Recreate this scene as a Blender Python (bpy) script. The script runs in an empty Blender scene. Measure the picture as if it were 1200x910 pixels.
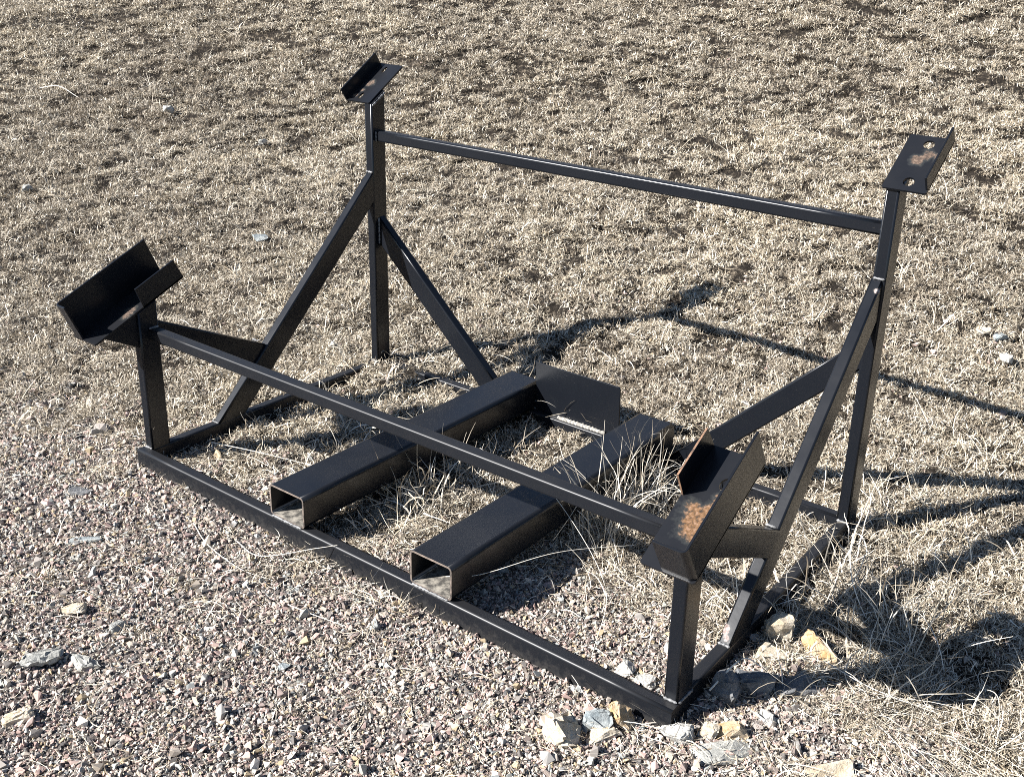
import bpy, bmesh, math, random
import numpy as np
from mathutils import Vector, Matrix

scene = bpy.context.scene
COL = scene.collection

# ------------------------------------------------------------------ camera
CAM = np.array([2.9205, -1.7932, 1.6353])
R_ = Vector((0.79167489, 0.61051412, 0.02287768))
U_ = Vector((-0.23639748, 0.27158534, 0.9329296))
F_ = Vector((-0.56335345, 0.74398516, -0.35933129))
cd = bpy.data.cameras.new('camera')
cd.sensor_fit = 'HORIZONTAL'
cd.sensor_width = 36.0
cd.lens = 1288.3 / 1200 * 36
cd.shift_x = (600 - 613.58) / 1200
cd.shift_y = (400.14 - 455) / 1200
cd.clip_start = 0.05
cd.clip_end = 400
cam = bpy.data.objects.new('camera', cd)
COL.objects.link(cam)
m = Matrix.Identity(4)
for i in range(3):
    m[i][0], m[i][1], m[i][2], m[i][3] = R_[i], U_[i], -F_[i], CAM[i]
cam.matrix_world = m
scene.camera = cam

# ------------------------------------------------------------------ sky, sun, exposure
KX, KY = 0.87, 1.20                       # shadow run per metre of height
sun_el = math.atan(1 / math.hypot(KX, KY))
world = bpy.data.worlds.new('World')
scene.world = world
world.use_nodes = True
wn = world.node_tree
bg = wn.nodes['Background']
sky = wn.nodes.new('ShaderNodeTexSky')
sky.sky_type = 'NISHITA'
sky.sun_disc = False
sky.sun_elevation = sun_el
sky.sun_rotation = math.atan2(-KX, -KY)
sky.altitude = 1200
sky.air_density = 0.85
sky.dust_density = 0.15
wn.links.new(sky.outputs[0], bg.inputs[0])
bg.inputs[1].default_value = 0.05
sd = bpy.data.lights.new('sun', 'SUN')
sd.energy = 5.0
sd.angle = math.radians(0.53)
sd.color = (1.0, 0.975, 0.945)
sun = bpy.data.objects.new('sun', sd)
COL.objects.link(sun)
sun.rotation_euler = Vector((KX, KY, -1)).to_track_quat('-Z', 'Y').to_euler()
scene.view_settings.view_transform = 'Standard'
scene.view_settings.look = 'None'
scene.view_settings.gamma = 1
scene.view_settings.use_curve_mapping = False
scene.view_settings.exposure = 1.6
scene.cycles.filter_width = 0.95
scene.cycles.max_bounces = 4
scene.cycles.diffuse_bounces = 1
scene.cycles.glossy_bounces = 2
scene.cycles.transmission_bounces = 2
scene.cycles.use_denoising = False

rng = np.random.default_rng(11)
random.seed(5)

# ------------------------------------------------------------------ noise and terrain
def _hash(i, j, s):
    n = (i * 374761393 + j * 668265263 + s * 974634777) & 0xFFFFFFFF
    n = ((n ^ (n >> 13)) * 1274126177) & 0xFFFFFFFF
    return ((n ^ (n >> 16)) & 0xFFFF) / 65535.0

def vnoise(x, y, f, s=0):
    x = np.asarray(x, float) * f
    y = np.asarray(y, float) * f
    i = np.floor(x).astype(np.int64); j = np.floor(y).astype(np.int64)
    u = x - i; v = y - j
    u = u * u * (3 - 2 * u); v = v * v * (3 - 2 * v)
    a = _hash(i, j, s); b = _hash(i + 1, j, s); c = _hash(i, j + 1, s); d = _hash(i + 1, j + 1, s)
    return (a * (1 - u) + b * u) * (1 - v) + (c * (1 - u) + d * u) * v - 0.5

def sstep(a, b, x):
    t = np.clip((np.asarray(x, float) - a) / (b - a), 0, 1)
    return t * t * (3 - 2 * t)

def grassy(x, y):
    """0 on bare gravel, 1 in the turf"""
    x = np.asarray(x, float); y = np.asarray(y, float)
    b = np.interp(x, [-3, -0.6, -0.1, 0.1, 0.9, 1.25, 1.9, 2.05, 2.3, 2.8, 4], [-0.30, 0.02, 0.06, 0.08, 0.10, 0.38, 0.50, 0.52, 0.34, 0.22, 0.0])
    w = vnoise(x, y, 2.3, 1) * 0.30 + vnoise(x, y, 6.1, 2) * 0.26 + vnoise(x, y, 15, 8) * 0.22
    soft = np.interp(x, [-0.8, 0.0, 0.2], [0.34, 0.30, 0.14])
    return sstep(-1, 1, (y - b + w) / (soft + 0.06))

def ground_z(x, y):
    x = np.asarray(x, float); y = np.asarray(y, float)
    v = 0.9 * y - 0.25 * x
    f = 0.065 * np.clip(v - 0.4, 0, None) + 0.11 * np.logaddexp(0, (v - 1.15) * 7) / 7 + 0.19 * np.logaddexp(0, (v - 2.5) * 4) / 4
    z = -0.058 + f
    far = sstep(1.2, 2.6, v)
    z = z + vnoise(x, y, 0.7, 3) * (0.03 + 0.16 * far) * far + vnoise(x, y, 1.9, 4) * (0.012 + 0.035 * far)
    g = grassy(x, y)
    z = z + vnoise(x, y, 6.0, 5) * (0.006 + 0.010 * g * (0.6 + far)) + vnoise(x, y, 15.0, 6) * (0.005 + 0.028 * g) + vnoise(x, y, 28.0, 7) * (0.003 + 0.020 * g)
    # loose gravel banked against the near right corner
    z = z + 0.02 * np.exp(-((x - 2.1) ** 2 + (y - 0.30) ** 2) / 0.03)
    # earth drawn up round the frame's back foot
    z = z + 0.015 * np.exp(-((x - 2.2) ** 2 + (y - 0.75) ** 2) / 0.08)
    return z

def gz(x, y):
    return float(ground_z(x, y))

# ------------------------------------------------------------------ materials
def mat(name):
    mt = bpy.data.materials.new(name)
    mt.use_nodes = True
    return mt, mt.node_tree.nodes, mt.node_tree.links, mt.node_tree.nodes['Principled BSDF']

def nd(nodes, t, **kw):
    n = nodes.new(t)
    for k, v in kw.items():
        setattr(n, k, v)
    return n

def ramp(nodes, stops, interp='LINEAR'):
    r = nodes.new('ShaderNodeValToRGB')
    r.color_ramp.interpolation = interp
    el = r.color_ramp.elements
    while len(el) < len(stops):
        el.new(0.5)
    for e, (p, c) in zip(el, stops):
        e.position = p
        e.color = (*c, 1)
    return r

def noise(nodes, links, vec, scale, detail=4, rough=0.55):
    n = nodes.new('ShaderNodeTexNoise')
    n.inputs['Scale'].default_value = scale
    n.inputs['Detail'].default_value = detail
    n.inputs['Roughness'].default_value = rough
    if vec is not None:
        links.new(vec, n.inputs['Vector'])
    return n

def mix(nodes, links, fac, a, b):
    n = nodes.new('ShaderNodeMix')
    n.data_type = 'RGBA'
    for sock, val in ((n.inputs[0], fac), (n.inputs[6], a), (n.inputs[7], b)):
        if isinstance(val, (int, float)):
            sock.default_value = val
        elif isinstance(val, tuple):
            sock.default_value = (*val, 1)
        else:
            links.new(val, sock)
    return n.outputs[2]

def math_n(nodes, links, op, a, b=None, c=None):
    n = nodes.new('ShaderNodeMath')
    n.operation = op
    for i, val in enumerate((a, b, c)):
        if val is None:
            continue
        if isinstance(val, (int, float)):
            n.inputs[i].default_value = val
        else:
            links.new(val, n.inputs[i])
    return n.outputs[0]

PAINT = (0.0052, 0.0063, 0.0088)
RUST = ((0.10, 0.045, 0.022), (0.24, 0.13, 0.07))

def paint(name, rust=None, tone=((0.02, 0.016, 0.014), (0.075, 0.05, 0.036), (0.16, 0.115, 0.085)), dust=0.3, inside_dirt=False, rough=0.27):
    """glossy black enamel; rust = list of (x, y, z, radius) blobs in object space"""
    mt, N, L, p = mat(name)
    tc = N.new('ShaderNodeTexCoord')
    o = tc.outputs['Object']
    n1 = noise(N, L, o, 9, 5)
    n2 = noise(N, L, o, 160, 3, 0.7)
    geo = N.new('ShaderNodeNewGeometry')
    sep = N.new('ShaderNodeSeparateXYZ')
    L.new(geo.outputs['Normal'], sep.inputs[0])
    up = math_n(N, L, 'MAXIMUM', sep.outputs[2], 0.0)
    # dust film, thicker on what faces up, blotchy and specked
    d1 = math_n(N, L, 'MULTIPLY', n1.outputs[0], math_n(N, L, 'ADD', math_n(N, L, 'MULTIPLY', up, 0.035 * dust), 0.006 * dust))
    speck = ramp(N, [(0.0, (0, 0, 0)), (0.70, (0, 0, 0)), (0.78, (1, 1, 1))])
    L.new(n2.outputs[0], speck.inputs[0])
    d2 = math_n(N, L, 'MULTIPLY', speck.outputs[0], 0.10 * dust)
    d = math_n(N, L, 'ADD', d1, d2)
    # soil splashed and smeared up the lowest few centimetres
    sw = N.new('ShaderNodeSeparateXYZ'); L.new(geo.outputs['Position'], sw.inputs[0])
    n7 = noise(N, L, o, 48, 6, 0.75)
    lo = math_n(N, L, 'SUBTRACT', math_n(N, L, 'MULTIPLY', n7.outputs[0], 0.16), math_n(N, L, 'ADD', sw.outputs[2], 0.105))
    lo = math_n(N, L, 'MULTIPLY', math_n(N, L, 'MAXIMUM', math_n(N, L, 'MINIMUM', math_n(N, L, 'MULTIPLY', lo, 22.0), 1.0), 0.0), 0.07)
    d = math_n(N, L, 'ADD', d, lo)
    # short pale scuffs
    mp = N.new('ShaderNodeMapping'); L.new(o, mp.inputs[0]); mp.inputs['Scale'].default_value = (8, 22, 70); mp.inputs['Rotation'].default_value = (0.3, 0.2, 0.5)
    n8 = noise(N, L, mp.outputs[0], 1.6, 5, 0.75)
    sc_ = ramp(N, [(0.0, (0, 0, 0)), (0.70, (0, 0, 0)), (0.74, (1, 1, 1))])
    L.new(n8.outputs[0], sc_.inputs[0])
    d = math_n(N, L, 'ADD', d, math_n(N, L, 'MULTIPLY', sc_.outputs[0], 0.07))
    col = mix(N, L, d, PAINT, (0.30, 0.27, 0.23))
    rgh = math_n(N, L, 'MULTIPLY_ADD', n1.outputs[0], 0.16, rough - 0.08)
    rgh = math_n(N, L, 'ADD', rgh, math_n(N, L, 'MULTIPLY', d2, 0.8))
    if inside_dirt:
        so = N.new('ShaderNodeSeparateXYZ')
        L.new(o, so.inputs[0])
        low = math_n(N, L, 'LESS_THAN', so.outputs[2], 0.012)
        fac = math_n(N, L, 'MULTIPLY', low, math_n(N, L, 'GREATER_THAN', sep.outputs[2], 0.6))
        n3 = noise(N, L, o, 38, 5, 0.65)
        rr = ramp(N, [(0.40, (0.15, 0.15, 0.15)), (0.62, (0.92, 0.92, 0.92))])
        L.new(n3.outputs[0], rr.inputs[0])
        col = mix(N, L, math_n(N, L, 'MULTIPLY', fac, rr.outputs[0]), col, (0.34, 0.31, 0.26))
        rgh = math_n(N, L, 'MAXIMUM', rgh, math_n(N, L, 'MULTIPLY', fac, 0.8))
    if rust:
        tot = None
        n4 = noise(N, L, o, 15, 9, 0.66)
        for (x, y, z, r) in rust:
            v = N.new('ShaderNodeVectorMath'); v.operation = 'DISTANCE'
            L.new(o, v.inputs[0]); v.inputs[1].default_value = (x, y, z)
            a = math_n(N, L, 'SUBTRACT', 1.0, math_n(N, L, 'DIVIDE', v.outputs['Value'], r))
            a = math_n(N, L, 'ADD', a, math_n(N, L, 'MULTIPLY', math_n(N, L, 'SUBTRACT', n4.outputs[0], 0.5), 2.8))
            tot = a if tot is None else math_n(N, L, 'MAXIMUM', tot, a)
        halo = ramp(N, [(0.0, (0, 0, 0)), (0.45, (1, 1, 1))])
        L.new(tot, halo.inputs[0])
        core = ramp(N, [(0.30, (0, 0, 0)), (0.50, (1, 1, 1))])
        L.new(tot, core.inputs[0])
        n5 = noise(N, L, o, 120, 4, 0.6)
        rc = ramp(N, [(0.32, tone[0]), (0.52, tone[1]), (0.70, tone[2])])
        L.new(n5.outputs[0], rc.inputs[0])
        col = mix(N, L, math_n(N, L, 'MULTIPLY', halo.outputs[0], 0.10), col, (0.24, 0.25, 0.22))
        col = mix(N, L, core.outputs[0], col, rc.outputs[0])
        rgh = math_n(N, L, 'MAXIMUM', rgh, math_n(N, L, 'MULTIPLY', core.outputs[0], 0.8))
    L.new(col, p.inputs['Base Color'])
    L.new(rgh, p.inputs['Roughness'])
    p.inputs['Specular IOR Level'].default_value = 0.30
    bp = N.new('ShaderNodeBump')
    bp.inputs['Strength'].default_value = 0.06
    bp.inputs['Distance'].default_value = 0.002
    n6 = noise(N, L, o, 45, 4)
    L.new(n6.outputs[0], bp.inputs['Height'])
    L.new(bp.outputs[0], p.inputs['Normal'])
    return mt

M_PAINT = paint('black_paint')
M_RAIL = paint('black_paint_dusty', dust=1.3, rough=0.40)
M_CHIPPED = paint('black_paint_chipped', rust=[(1.972, 0.292, 0.018, 0.022), (1.962, 0.315, 0.03, 0.02), (1.975, 1.02, 0.72, 0.012)], tone=((0.09, 0.06, 0.05), (0.26, 0.20, 0.18), (0.42, 0.40, 0.40)))
M_FORK = paint('black_paint_pocket', dust=0.7, inside_dirt=True)

def plain(name, c0, c1, scale=60, rough=0.8, metal=0.0):
    mt, N, L, p = mat(name)
    tc = N.new('ShaderNodeTexCoord')
    n1 = noise(N, L, tc.outputs['Object'], scale, 5, 0.65)
    r = ramp(N, [(0.35, c0), (0.65, c1)])
    L.new(n1.outputs[0], r.inputs[0])
    L.new(r.outputs[0], p.inputs['Base Color'])
    p.inputs['Roughness'].default_value = rough
    p.inputs['Metallic'].default_value = metal
    return mt

M_EDGE = plain('rusty_cut_edge', (0.04, 0.033, 0.028), (0.20, 0.155, 0.125), 55)
M_EDGE_RUST = plain('rusty_edge', (0.05, 0.03, 0.02), (0.27, 0.15, 0.085), 45)
M_WELD = plain('weld_metal', (0.012, 0.012, 0.013), (0.24, 0.24, 0.24), 90, 0.5)

# ------------------------------------------------------------------ mesh helpers
def link(name, me, material, parent=None, smooth=False):
    ob = bpy.data.objects.new(name, me)
    COL.objects.link(ob)
    for mt in (material if isinstance(material, (list, tuple)) else [material]):
        me.materials.append(mt)
    if smooth:
        me.polygons.foreach_set('use_smooth', [True] * len(me.polygons))
    if parent is not None:
        ob.parent = parent
    return ob

def tag(ob, label=None, cat=None, group=None, kind=None):
    for k, v in (('label', label), ('category', cat), ('group', group), ('kind', kind)):
        if v:
            ob[k] = v
    return ob

def rr_profile(w, h, r, seg=3):
    """rounded rectangle, counter-clockwise, centred"""
    pts = []
    for cx, cy, a0 in ((w / 2 - r, h / 2 - r, 0), (-w / 2 + r, h / 2 - r, 90), (-w / 2 + r, -h / 2 + r, 180), (w / 2 - r, -h / 2 + r, 270)):
        for k in range(seg + 1):
            a = math.radians(a0 + 90 * k / seg)
            pts.append((cx + r * math.cos(a), cy + r * math.sin(a)))
    return pts

def beam(name, p0, p1, side, w, h, mt, parent, r=0.006, cut0=None, cut1=None, wall=None, edge=None, seg=3, ring=1):
    """a length of rounded box section from p0 to p1; w along side, h across it; each end mitred on its cut plane (point, normal)"""
    p0 = Vector(p0); p1 = Vector(p1)
    ax = (p1 - p0).normalized()
    su = Vector(side); su = (su - ax * su.dot(ax)).normalized()
    sv = ax.cross(su)
    def end(pt, cut, prof):
        out = []
        for a, b in prof:
            q = pt + su * a + sv * b
            if cut is not None:
                cp, cn = Vector(cut[0]), Vector(cut[1])
                q = q + ax * ((cp - q).dot(cn) / ax.dot(cn))
            out.append(q)
        return out
    prof = rr_profile(w, h, r, seg)
    n = len(prof)
    V = []; Fc = []; mi = []; sm = []
    ends = (end(p0, cut0, prof), end(p1, cut1, prof))
    for k in range(ring + 1):
        t = k / ring
        V += [a.lerp(b, t) for a, b in zip(*ends)]
    for k in range(ring):
        for i in range(n):
            j = (i + 1) % n
            Fc.append((k * n + i, k * n + j, (k + 1) * n + j, (k + 1) * n + i)); mi.append(0); sm.append(i % (seg + 1) != seg)
    top = ring * n
    if wall is None:
        Fc.append(tuple(range(n))[::-1]); mi.append(0); sm.append(False)
        Fc.append(tuple(range(top, top + n))); mi.append(0); sm.append(False)
    else:
        inn = rr_profile(w - 2 * wall, h - 2 * wall, max(r - wall, 0.002), seg)
        b0 = len(V); V += end(p0, cut0, inn); b1 = len(V); V += end(p1, cut1, inn)
        for i in range(n):
            j = (i + 1) % n
            Fc.append((b0 + j, b0 + i, b1 + i, b1 + j)); mi.append(0); sm.append(i % (seg + 1) != seg)
            Fc.append((j, i, b0 + i, b0 + j)); mi.append(1); sm.append(False)
            Fc.append((top + i, top + j, b1 + j, b1 + i)); mi.append(1); sm.append(False)
    me = bpy.data.meshes.new(name)
    me.from_pydata([tuple(v) for v in V], [], Fc)
    me.polygons.foreach_set('material_index', mi)
    me.polygons.foreach_set('use_smooth', sm)
    me.update()
    return link(name, me, [mt, edge] if edge else mt, parent)

def prism(name, outline, axis, depth, mt, parent, bev=0.0012, edge=None):
    """flat plate: outline points (3D, coplanar) pushed along axis by depth; slightly eased edges"""
    bm = bmesh.new()
    vs = [bm.verts.new(p) for p in outline]
    f = bm.faces.new(vs)
    g = bmesh.ops.extrude_face_region(bm, geom=[f])
    bmesh.ops.translate(bm, vec=Vector(axis).normalized() * depth, verts=[v for v in g['geom'] if isinstance(v, bmesh.types.BMVert)])
    bmesh.ops.recalc_face_normals(bm, faces=bm.faces)
    if edge:
        for fc in bm.faces:
            fc.material_index = 0 if len(fc.verts) == len(outline) and abs(fc.normal.dot(Vector(axis).normalized())) > .9 else 1
    if bev:
        bmesh.ops.bevel(bm, geom=list(bm.edges), offset=bev, segments=1, affect='EDGES')
    me = bpy.data.meshes.new(name)
    bm.to_mesh(me); bm.free()
    return link(name, me, [mt, edge] if edge else mt, parent)

def weld(parent, pts, r=0.005):
    """lumpy bead laid along a joint"""
    V = []; Fc = []
    P = []
    for a, b in zip(pts[:-1], pts[1:]):
        a = Vector(a); b = Vector(b); n = max(2, int((b - a).length / 0.004))
        P += [a.lerp(b, k / n) for k in range(n)]
    P.append(Vector(pts[-1]))
    m_ = 7
    for k, p in enumerate(P):
        t = (P[min(k + 1, len(P) - 1)] - P[max(k - 1, 0)]).normalized()
        s = t.orthogonal().normalized(); q = t.cross(s)
        rr = r * (0.75 + 0.35 * math.sin(k * 1.9) * 0.5 + random.uniform(-0.12, 0.2))
        if k in (0, len(P) - 1):
            rr *= 0.35
        for i in range(m_):
            a = 2 * math.pi * i / m_
            V.append(tuple(p + s * rr * math.cos(a) + q * rr * math.sin(a)))
    for k in range(len(P) - 1):
        for i in range(m_):
            j = (i + 1) % m_
            Fc.append((k * m_ + i, k * m_ + j, (k + 1) * m_ + j, (k + 1) * m_ + i))
    me = bpy.data.meshes.new('weld_bead')
    me.from_pydata(V, [], Fc)
    return link('weld_bead', me, M_WELD, parent, True)

# ------------------------------------------------------------------ ground
def make_ground():
    # one sheet, fine near the frame and coarse far out
    def axis(c0, c1, fine, lo, hi):
        a = list(np.arange(c0, c1, fine))
        s = fine
        x = c1
        while x < hi:
            a.append(x); s *= 1.12; x += s
        a.append(hi)
        s = fine; x = c0 - fine
        b = []
        while x > lo:
            b.append(x); s *= 1.12; x -= s
        b.append(lo)
        return np.array(b[::-1] + a)
    xs = axis(-4.0, 3.2, 0.025, -60, 40)
    ys = axis(-1.6, 5.5, 0.025, -40, 60)
    X, Y = np.meshgrid(xs, ys)
    Z = ground_z(X, Y)
    far = np.hypot(X - 1, Y - 1)
    Z = np.where(far > 14, np.minimum(Z, Z * 0 + 4.6 + vnoise(X, Y, 0.05, 9) * 1.0 + 0.02 * far), Z)
    nx, ny = len(xs), len(ys)
    V = np.stack([X, Y, Z], -1).reshape(-1, 3)
    idx = np.arange(nx * ny).reshape(ny, nx)
    q = np.stack([idx[:-1, :-1], idx[:-1, 1:], idx[1:, 1:], idx[1:, :-1]], -1).reshape(-1, 4)
    me = bpy.data.meshes.new('ground')
    me.vertices.add(len(V)); me.vertices.foreach_set('co', V.ravel())
    me.loops.add(q.size); me.loops.foreach_set('vertex_index', q.ravel())
    me.polygons.add(len(q)); me.polygons.foreach_set('loop_start', np.arange(len(q)) * 4)
    me.update(calc_edges=True)
    g = grassy(V[:, 0], V[:, 1]).astype(np.float32)
    at = me.attributes.new('turf', 'FLOAT', 'POINT'); at.data.foreach_set('value', g)
    mt, N, L, p = mat('ground_soil')
    tc = N.new('ShaderNodeTexCoord'); o = tc.outputs['Object']
    a = nd(N, 'ShaderNodeAttribute', attribute_name='turf')
    n1 = noise(N, L, o, 55, 6, 0.7)
    grit = ramp(N, [(0.30, (0.05, 0.042, 0.037)), (0.5, (0.14, 0.12, 0.108)), (0.7, (0.30, 0.265, 0.24))])
    L.new(n1.outputs[0], grit.inputs[0])
    n2 = noise(N, L, o, 34, 6, 0.7)
    soil = ramp(N, [(0.34, (0.008, 0.006, 0.005)), (0.54, (0.030, 0.024, 0.018)), (0.64, (0.16, 0.13, 0.095)), (0.75, (0.26, 0.215, 0.16))])
    L.new(n2.outputs[0], soil.inputs[0])
    c = mix(N, L, a.outputs['Fac'], grit.outputs[0], soil.outputs[0])
    L.new(c, p.inputs['Base Color'])
    p.inputs['Roughness'].default_value = 0.95
    p.inputs['Specular IOR Level'].default_value = 0.15
    bp = N.new('ShaderNodeBump'); bp.inputs['Strength'].default_value = 0.9; bp.inputs['Distance'].default_value = 0.02
    n3 = noise(N, L, o, 90, 5, 0.7)
    L.new(n3.outputs[0], bp.inputs['Height']); L.new(bp.outputs[0], p.inputs['Normal'])
    return tag(link('ground', me, mt, smooth=True), kind='structure')
make_ground()

# ------------------------------------------------------------------ the steel frame
W = 2.0
frame = bpy.data.objects.new('steel_stand', None)
COL.objects.link(frame)
frame.empty_display_size = 0.2
tag(frame, 'black painted welded steel stand with four tilted cradles and two fork pockets', 'steel stand')

PX, PY = 0.0365, 0.0694
YF, YR = 0.031, 1.043
XA, XB, XC, XD = 0.004, 1.9596, 0.0235, 1.9457
LEAN = 0.0071
cxa, cxb, cxc, cxd = XA + PX / 2, XB + PX / 2, XC + PX / 2, XD + PX / 2

beam('front_rail', (0, 0.0175, -0.036), (W, 0.0175, -0.036), (0, 1, 0), 0.035, 0.072, M_RAIL, frame, r=0.0075, seg=5, ring=12)
for xf, xr in ((cxa, cxc), (cxb, cxd)):
    beam('side_rail', (xf, 0.0352, -0.036), (xr, 1.113, -0.036), (1, 0, 0), 0.0345, 0.0715, M_RAIL, frame, r=0.006, ring=6)
beam('back_rail', (cxc + 0.0175, 1.084, -0.037), (cxd - 0.0175, 1.084, -0.037), (0, 1, 0), 0.035, 0.072, M_RAIL, frame, r=0.006, ring=8)

# cradles: base point (y, z) of the near end, slope, length
CR = {
    'FL': dict(y=-0.120, z=0.4069, th=23.0, ln=0.358, x0=-0.080, x1=0.036),
    'FR': dict(y=-0.068, z=0.391, th=29.5, ln=0.330, x0=1.930, x1=2.060),
    'RL': dict(y=1.040, z=1.002, th=32.8, ln=0.213, x0=-0.068, x1=0.051),
    'RR': dict(y=1.033, z=1.000, th=33.3, ln=0.210, x0=1.943, x1=2.061),
}
def cut_of(k):
    c = CR[k]; t = math.radians(c['th'])
    nrm = Vector((0, -math.sin(t), math.cos(t)))
    return (Vector((0, c['y'], c['z'])) - nrm * 0.0063, nrm)

flat = lambda z: (Vector((0, 0, z)), Vector((0, 0, 1)))
for cx, y0, k, lean in ((cxa, YF, 'FL', 0), (cxb, YF, 'FR', 0), (cxc, YR, 'RL', 0), (cxd, YR, 'RR', LEAN)):
    beam('post', (cx, y0 + PY / 2, -0.003), (cx + lean, y0 + PY / 2, 1.0), (1, 0, 0), PX, PY, M_PAINT, frame, r=0.0055, cut0=flat(-0.002), cut1=cut_of(k), ring=3)

# cross bars
beam('cross_bar', (XA + PX - 0.002, 0.0815, 0.3885), (XB + 0.002, 0.0815, 0.3885), (0, 1, 0), 0.0365, 0.0365, M_RAIL, frame, r=0.006, seg=4, ring=10)
beam('cross_bar', (XC + PX - 0.002, 1.081, 0.881), (XD + 0.0085, 1.081, 0.881), (0, 1, 0), 0.037, 0.039, M_PAINT, frame, r=0.007, seg=4, ring=10)

# sloping side braces from the side rails up to the rear posts
for xf, xr in ((cxa, cxc), (cxb, cxd)):
    xb_ = xf + (xr - xf) * 0.3
    sl = (0.69 / 0.693)
    beam('side_brace', (xb_, 0.35, 0.0), (xr, 1.043, 0.69), (1, 0, 0), 0.0345, 0.080, M_CHIPPED if xf > 1 else M_PAINT, frame, r=0.0055,
         cut0=flat(-0.003), cut1=(Vector((0, YR + 0.002, 0)), Vector((0, 1, 0))), ring=4)
    # tie from the front post back to the brace
    d = Vector((0, 0.9, -0.4374)).normalized()
    a = Vector((xf, 0.104, 0.424 - 0.0415))
    bn = Vector((0, -0.7055, 0.7087))          # the brace's upper face
    beam('tie', a, a + d * 0.4, (1, 0, 0), 0.0335, 0.0745, M_PAINT, frame, r=0.005,
         cut0=(Vector((0, YF + PY - 0.002, 0)), Vector((0, 1, 0))), cut1=(Vector((0, 0.35, 0.0)) + bn * 0.038, bn), ring=2)
# braces in the rear plane down to the back rail
s = Vector((0.74, 0, -0.672)).normalized()
beam('rear_brace', (XC + PX, 1.084, 0.527), Vector((XC + PX, 1.084, 0.527)) + s * 0.7, (0, 1, 0), 0.0345, 0.076, M_PAINT, frame, r=0.0055,
     cut0=(Vector((XC + PX - 0.002, 0, 0)), Vector((1, 0, 0))), cut1=flat(-0.003), ring=3)
s = Vector((-0.722, 0, -0.692)).normalized()
beam('rear_brace', (XD + 0.003, 1.084, 0.521), Vector((XD + 0.003, 1.084, 0.521)) + s * 0.7, (0, 1, 0), 0.0345, 0.070, M_PAINT, frame, r=0.0055,
     cut0=(Vector((XD + 0.006, 0, 0)), Vector((1, 0, 0))), cut1=flat(-0.003), ring=3)

# fork pockets: open box tubes lying on the front and back rails
for x, y1 in ((0.6526, 1.120), (1.2052, 1.110)):
    fp = beam('fork_pocket', (0.072, 0.004, 0.05125), (0.072, y1, 0.05125), (1, 0, 0), 0.144, 0.0995, M_FORK, frame, r=0.013, wall=0.0055, edge=M_EDGE, seg=4, ring=8)
    fp.location = (x, 0, 0)

# stop plate standing on the back rail between the pockets
prism('stop_plate', [(0.800, 1.090, -0.001), (1.150, 1.090, -0.001), (1.143, 1.096, 0.170), (1.136, 1.096, 0.178), (0.790, 1.096, 0.178)], (0, 1, 0), 0.006, M_PAINT, frame, bev=0.001)

# ---- cradles
def slot(cx, cy, rx, ry, n=14):
    return [(cx + rx * math.cos(2 * math.pi * k / n), cy + ry * math.sin(2 * math.pi * k / n)) for k in range(n)]

def plate_with_holes(name, x0, x1, ln, holes, th, mt, parent):
    """flat plate in the cradle's own axes (x across, y along, z up), real holes cut through"""
    bm = bmesh.new()
    edges = []
    def loop(pts):
        vs = [bm.verts.new((a, b, 0)) for a, b in pts]
        for i in range(len(vs)):
            edges.append(bm.edges.new((vs[i], vs[(i + 1) % len(vs)])))
    e = 0.004
    loop([(x0 + e, 0), (x1 - e, 0), (x1, e), (x1, ln - e), (x1 - e, ln), (x0 + e, ln), (x0, ln - e), (x0, e)])
    for h in holes:
        loop(slot(*h))
    bmesh.ops.triangle_fill(bm, use_beauty=True, use_dissolve=False, edges=edges)
    g = bmesh.ops.extrude_face_region(bm, geom=list(bm.faces))
    bmesh.ops.translate(bm, vec=(0, 0, -th), verts=[v for v in g['geom'] if isinstance(v, bmesh.types.BMVert)])
    bmesh.ops.recalc_face_normals(bm, faces=bm.faces)
    me = bpy.data.meshes.new(name)
    bm.to_mesh(me); bm.free()
    return link(name, me, mt, parent)

def cradle(k, holes, rust, flange_side, fh, f0, f1, inner=None, ret=None):
    c = CR[k]
    t = math.radians(c['th'])
    xm = (c['x0'] + c['x1']) / 2
    hw = (c['x1'] - c['x0']) / 2
    T = 0.006
    base = plate_with_holes('cradle', -hw, hw, c['ln'], holes, T, paint('black_paint_worn', rust, dust=0.9, **({'tone': ((0.02, 0.014, 0.010), (0.12, 0.062, 0.026), (0.20, 0.125, 0.085))} if k == 'FR' else {})), frame)
    base.matrix_local = Matrix.Translation((xm, c['y'], c['z'])) @ Matrix.Rotation(t, 4, 'X')
    sgn = flange_side
    xo = sgn * hw
    # upstanding flange, with a bent return at the near end where there is one
    xi = xo - sgn * T
    if ret is None:
        out = [(xo, f0), (xo, f1), (xi, f1), (xi, f0)]
    else:
        rb = 0.014
        arc = [(xo - sgn * rb + sgn * rb * math.cos(a), f0 + rb - rb * math.sin(a)) for a in np.linspace(0, math.pi / 2, 6)]
        arc_i = [(xo - sgn * rb + sgn * (rb - T) * math.cos(a), f0 + rb - (rb - T) * math.sin(a)) for a in np.linspace(0, math.pi / 2, 6)]
        out = [(xo, f1)] + arc + [(xo - sgn * ret, f0), (xo - sgn * ret, f0 + T)] + arc_i[::-1] + [(xi, f1)]
    me_f = prism('flange', [(a, b, -T + 0.0012) for a, b in out], (0, 0, 1), fh + T, M_PAINT, base, bev=0.0009)
    if inner:
        s0, s1, ih, isd = inner
        x = isd * hw
        prism('flange', [(x, s0, -T + 0.001), (x, s1, -T + 0.001), (x, s1 - 0.006, ih), (x, s0 + 0.004, ih)], (-isd, 0, 0), T, M_PAINT, base, bev=0.0008, edge=M_EDGE_RUST if k == 'FR' else M_PAINT)
    return base

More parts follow.
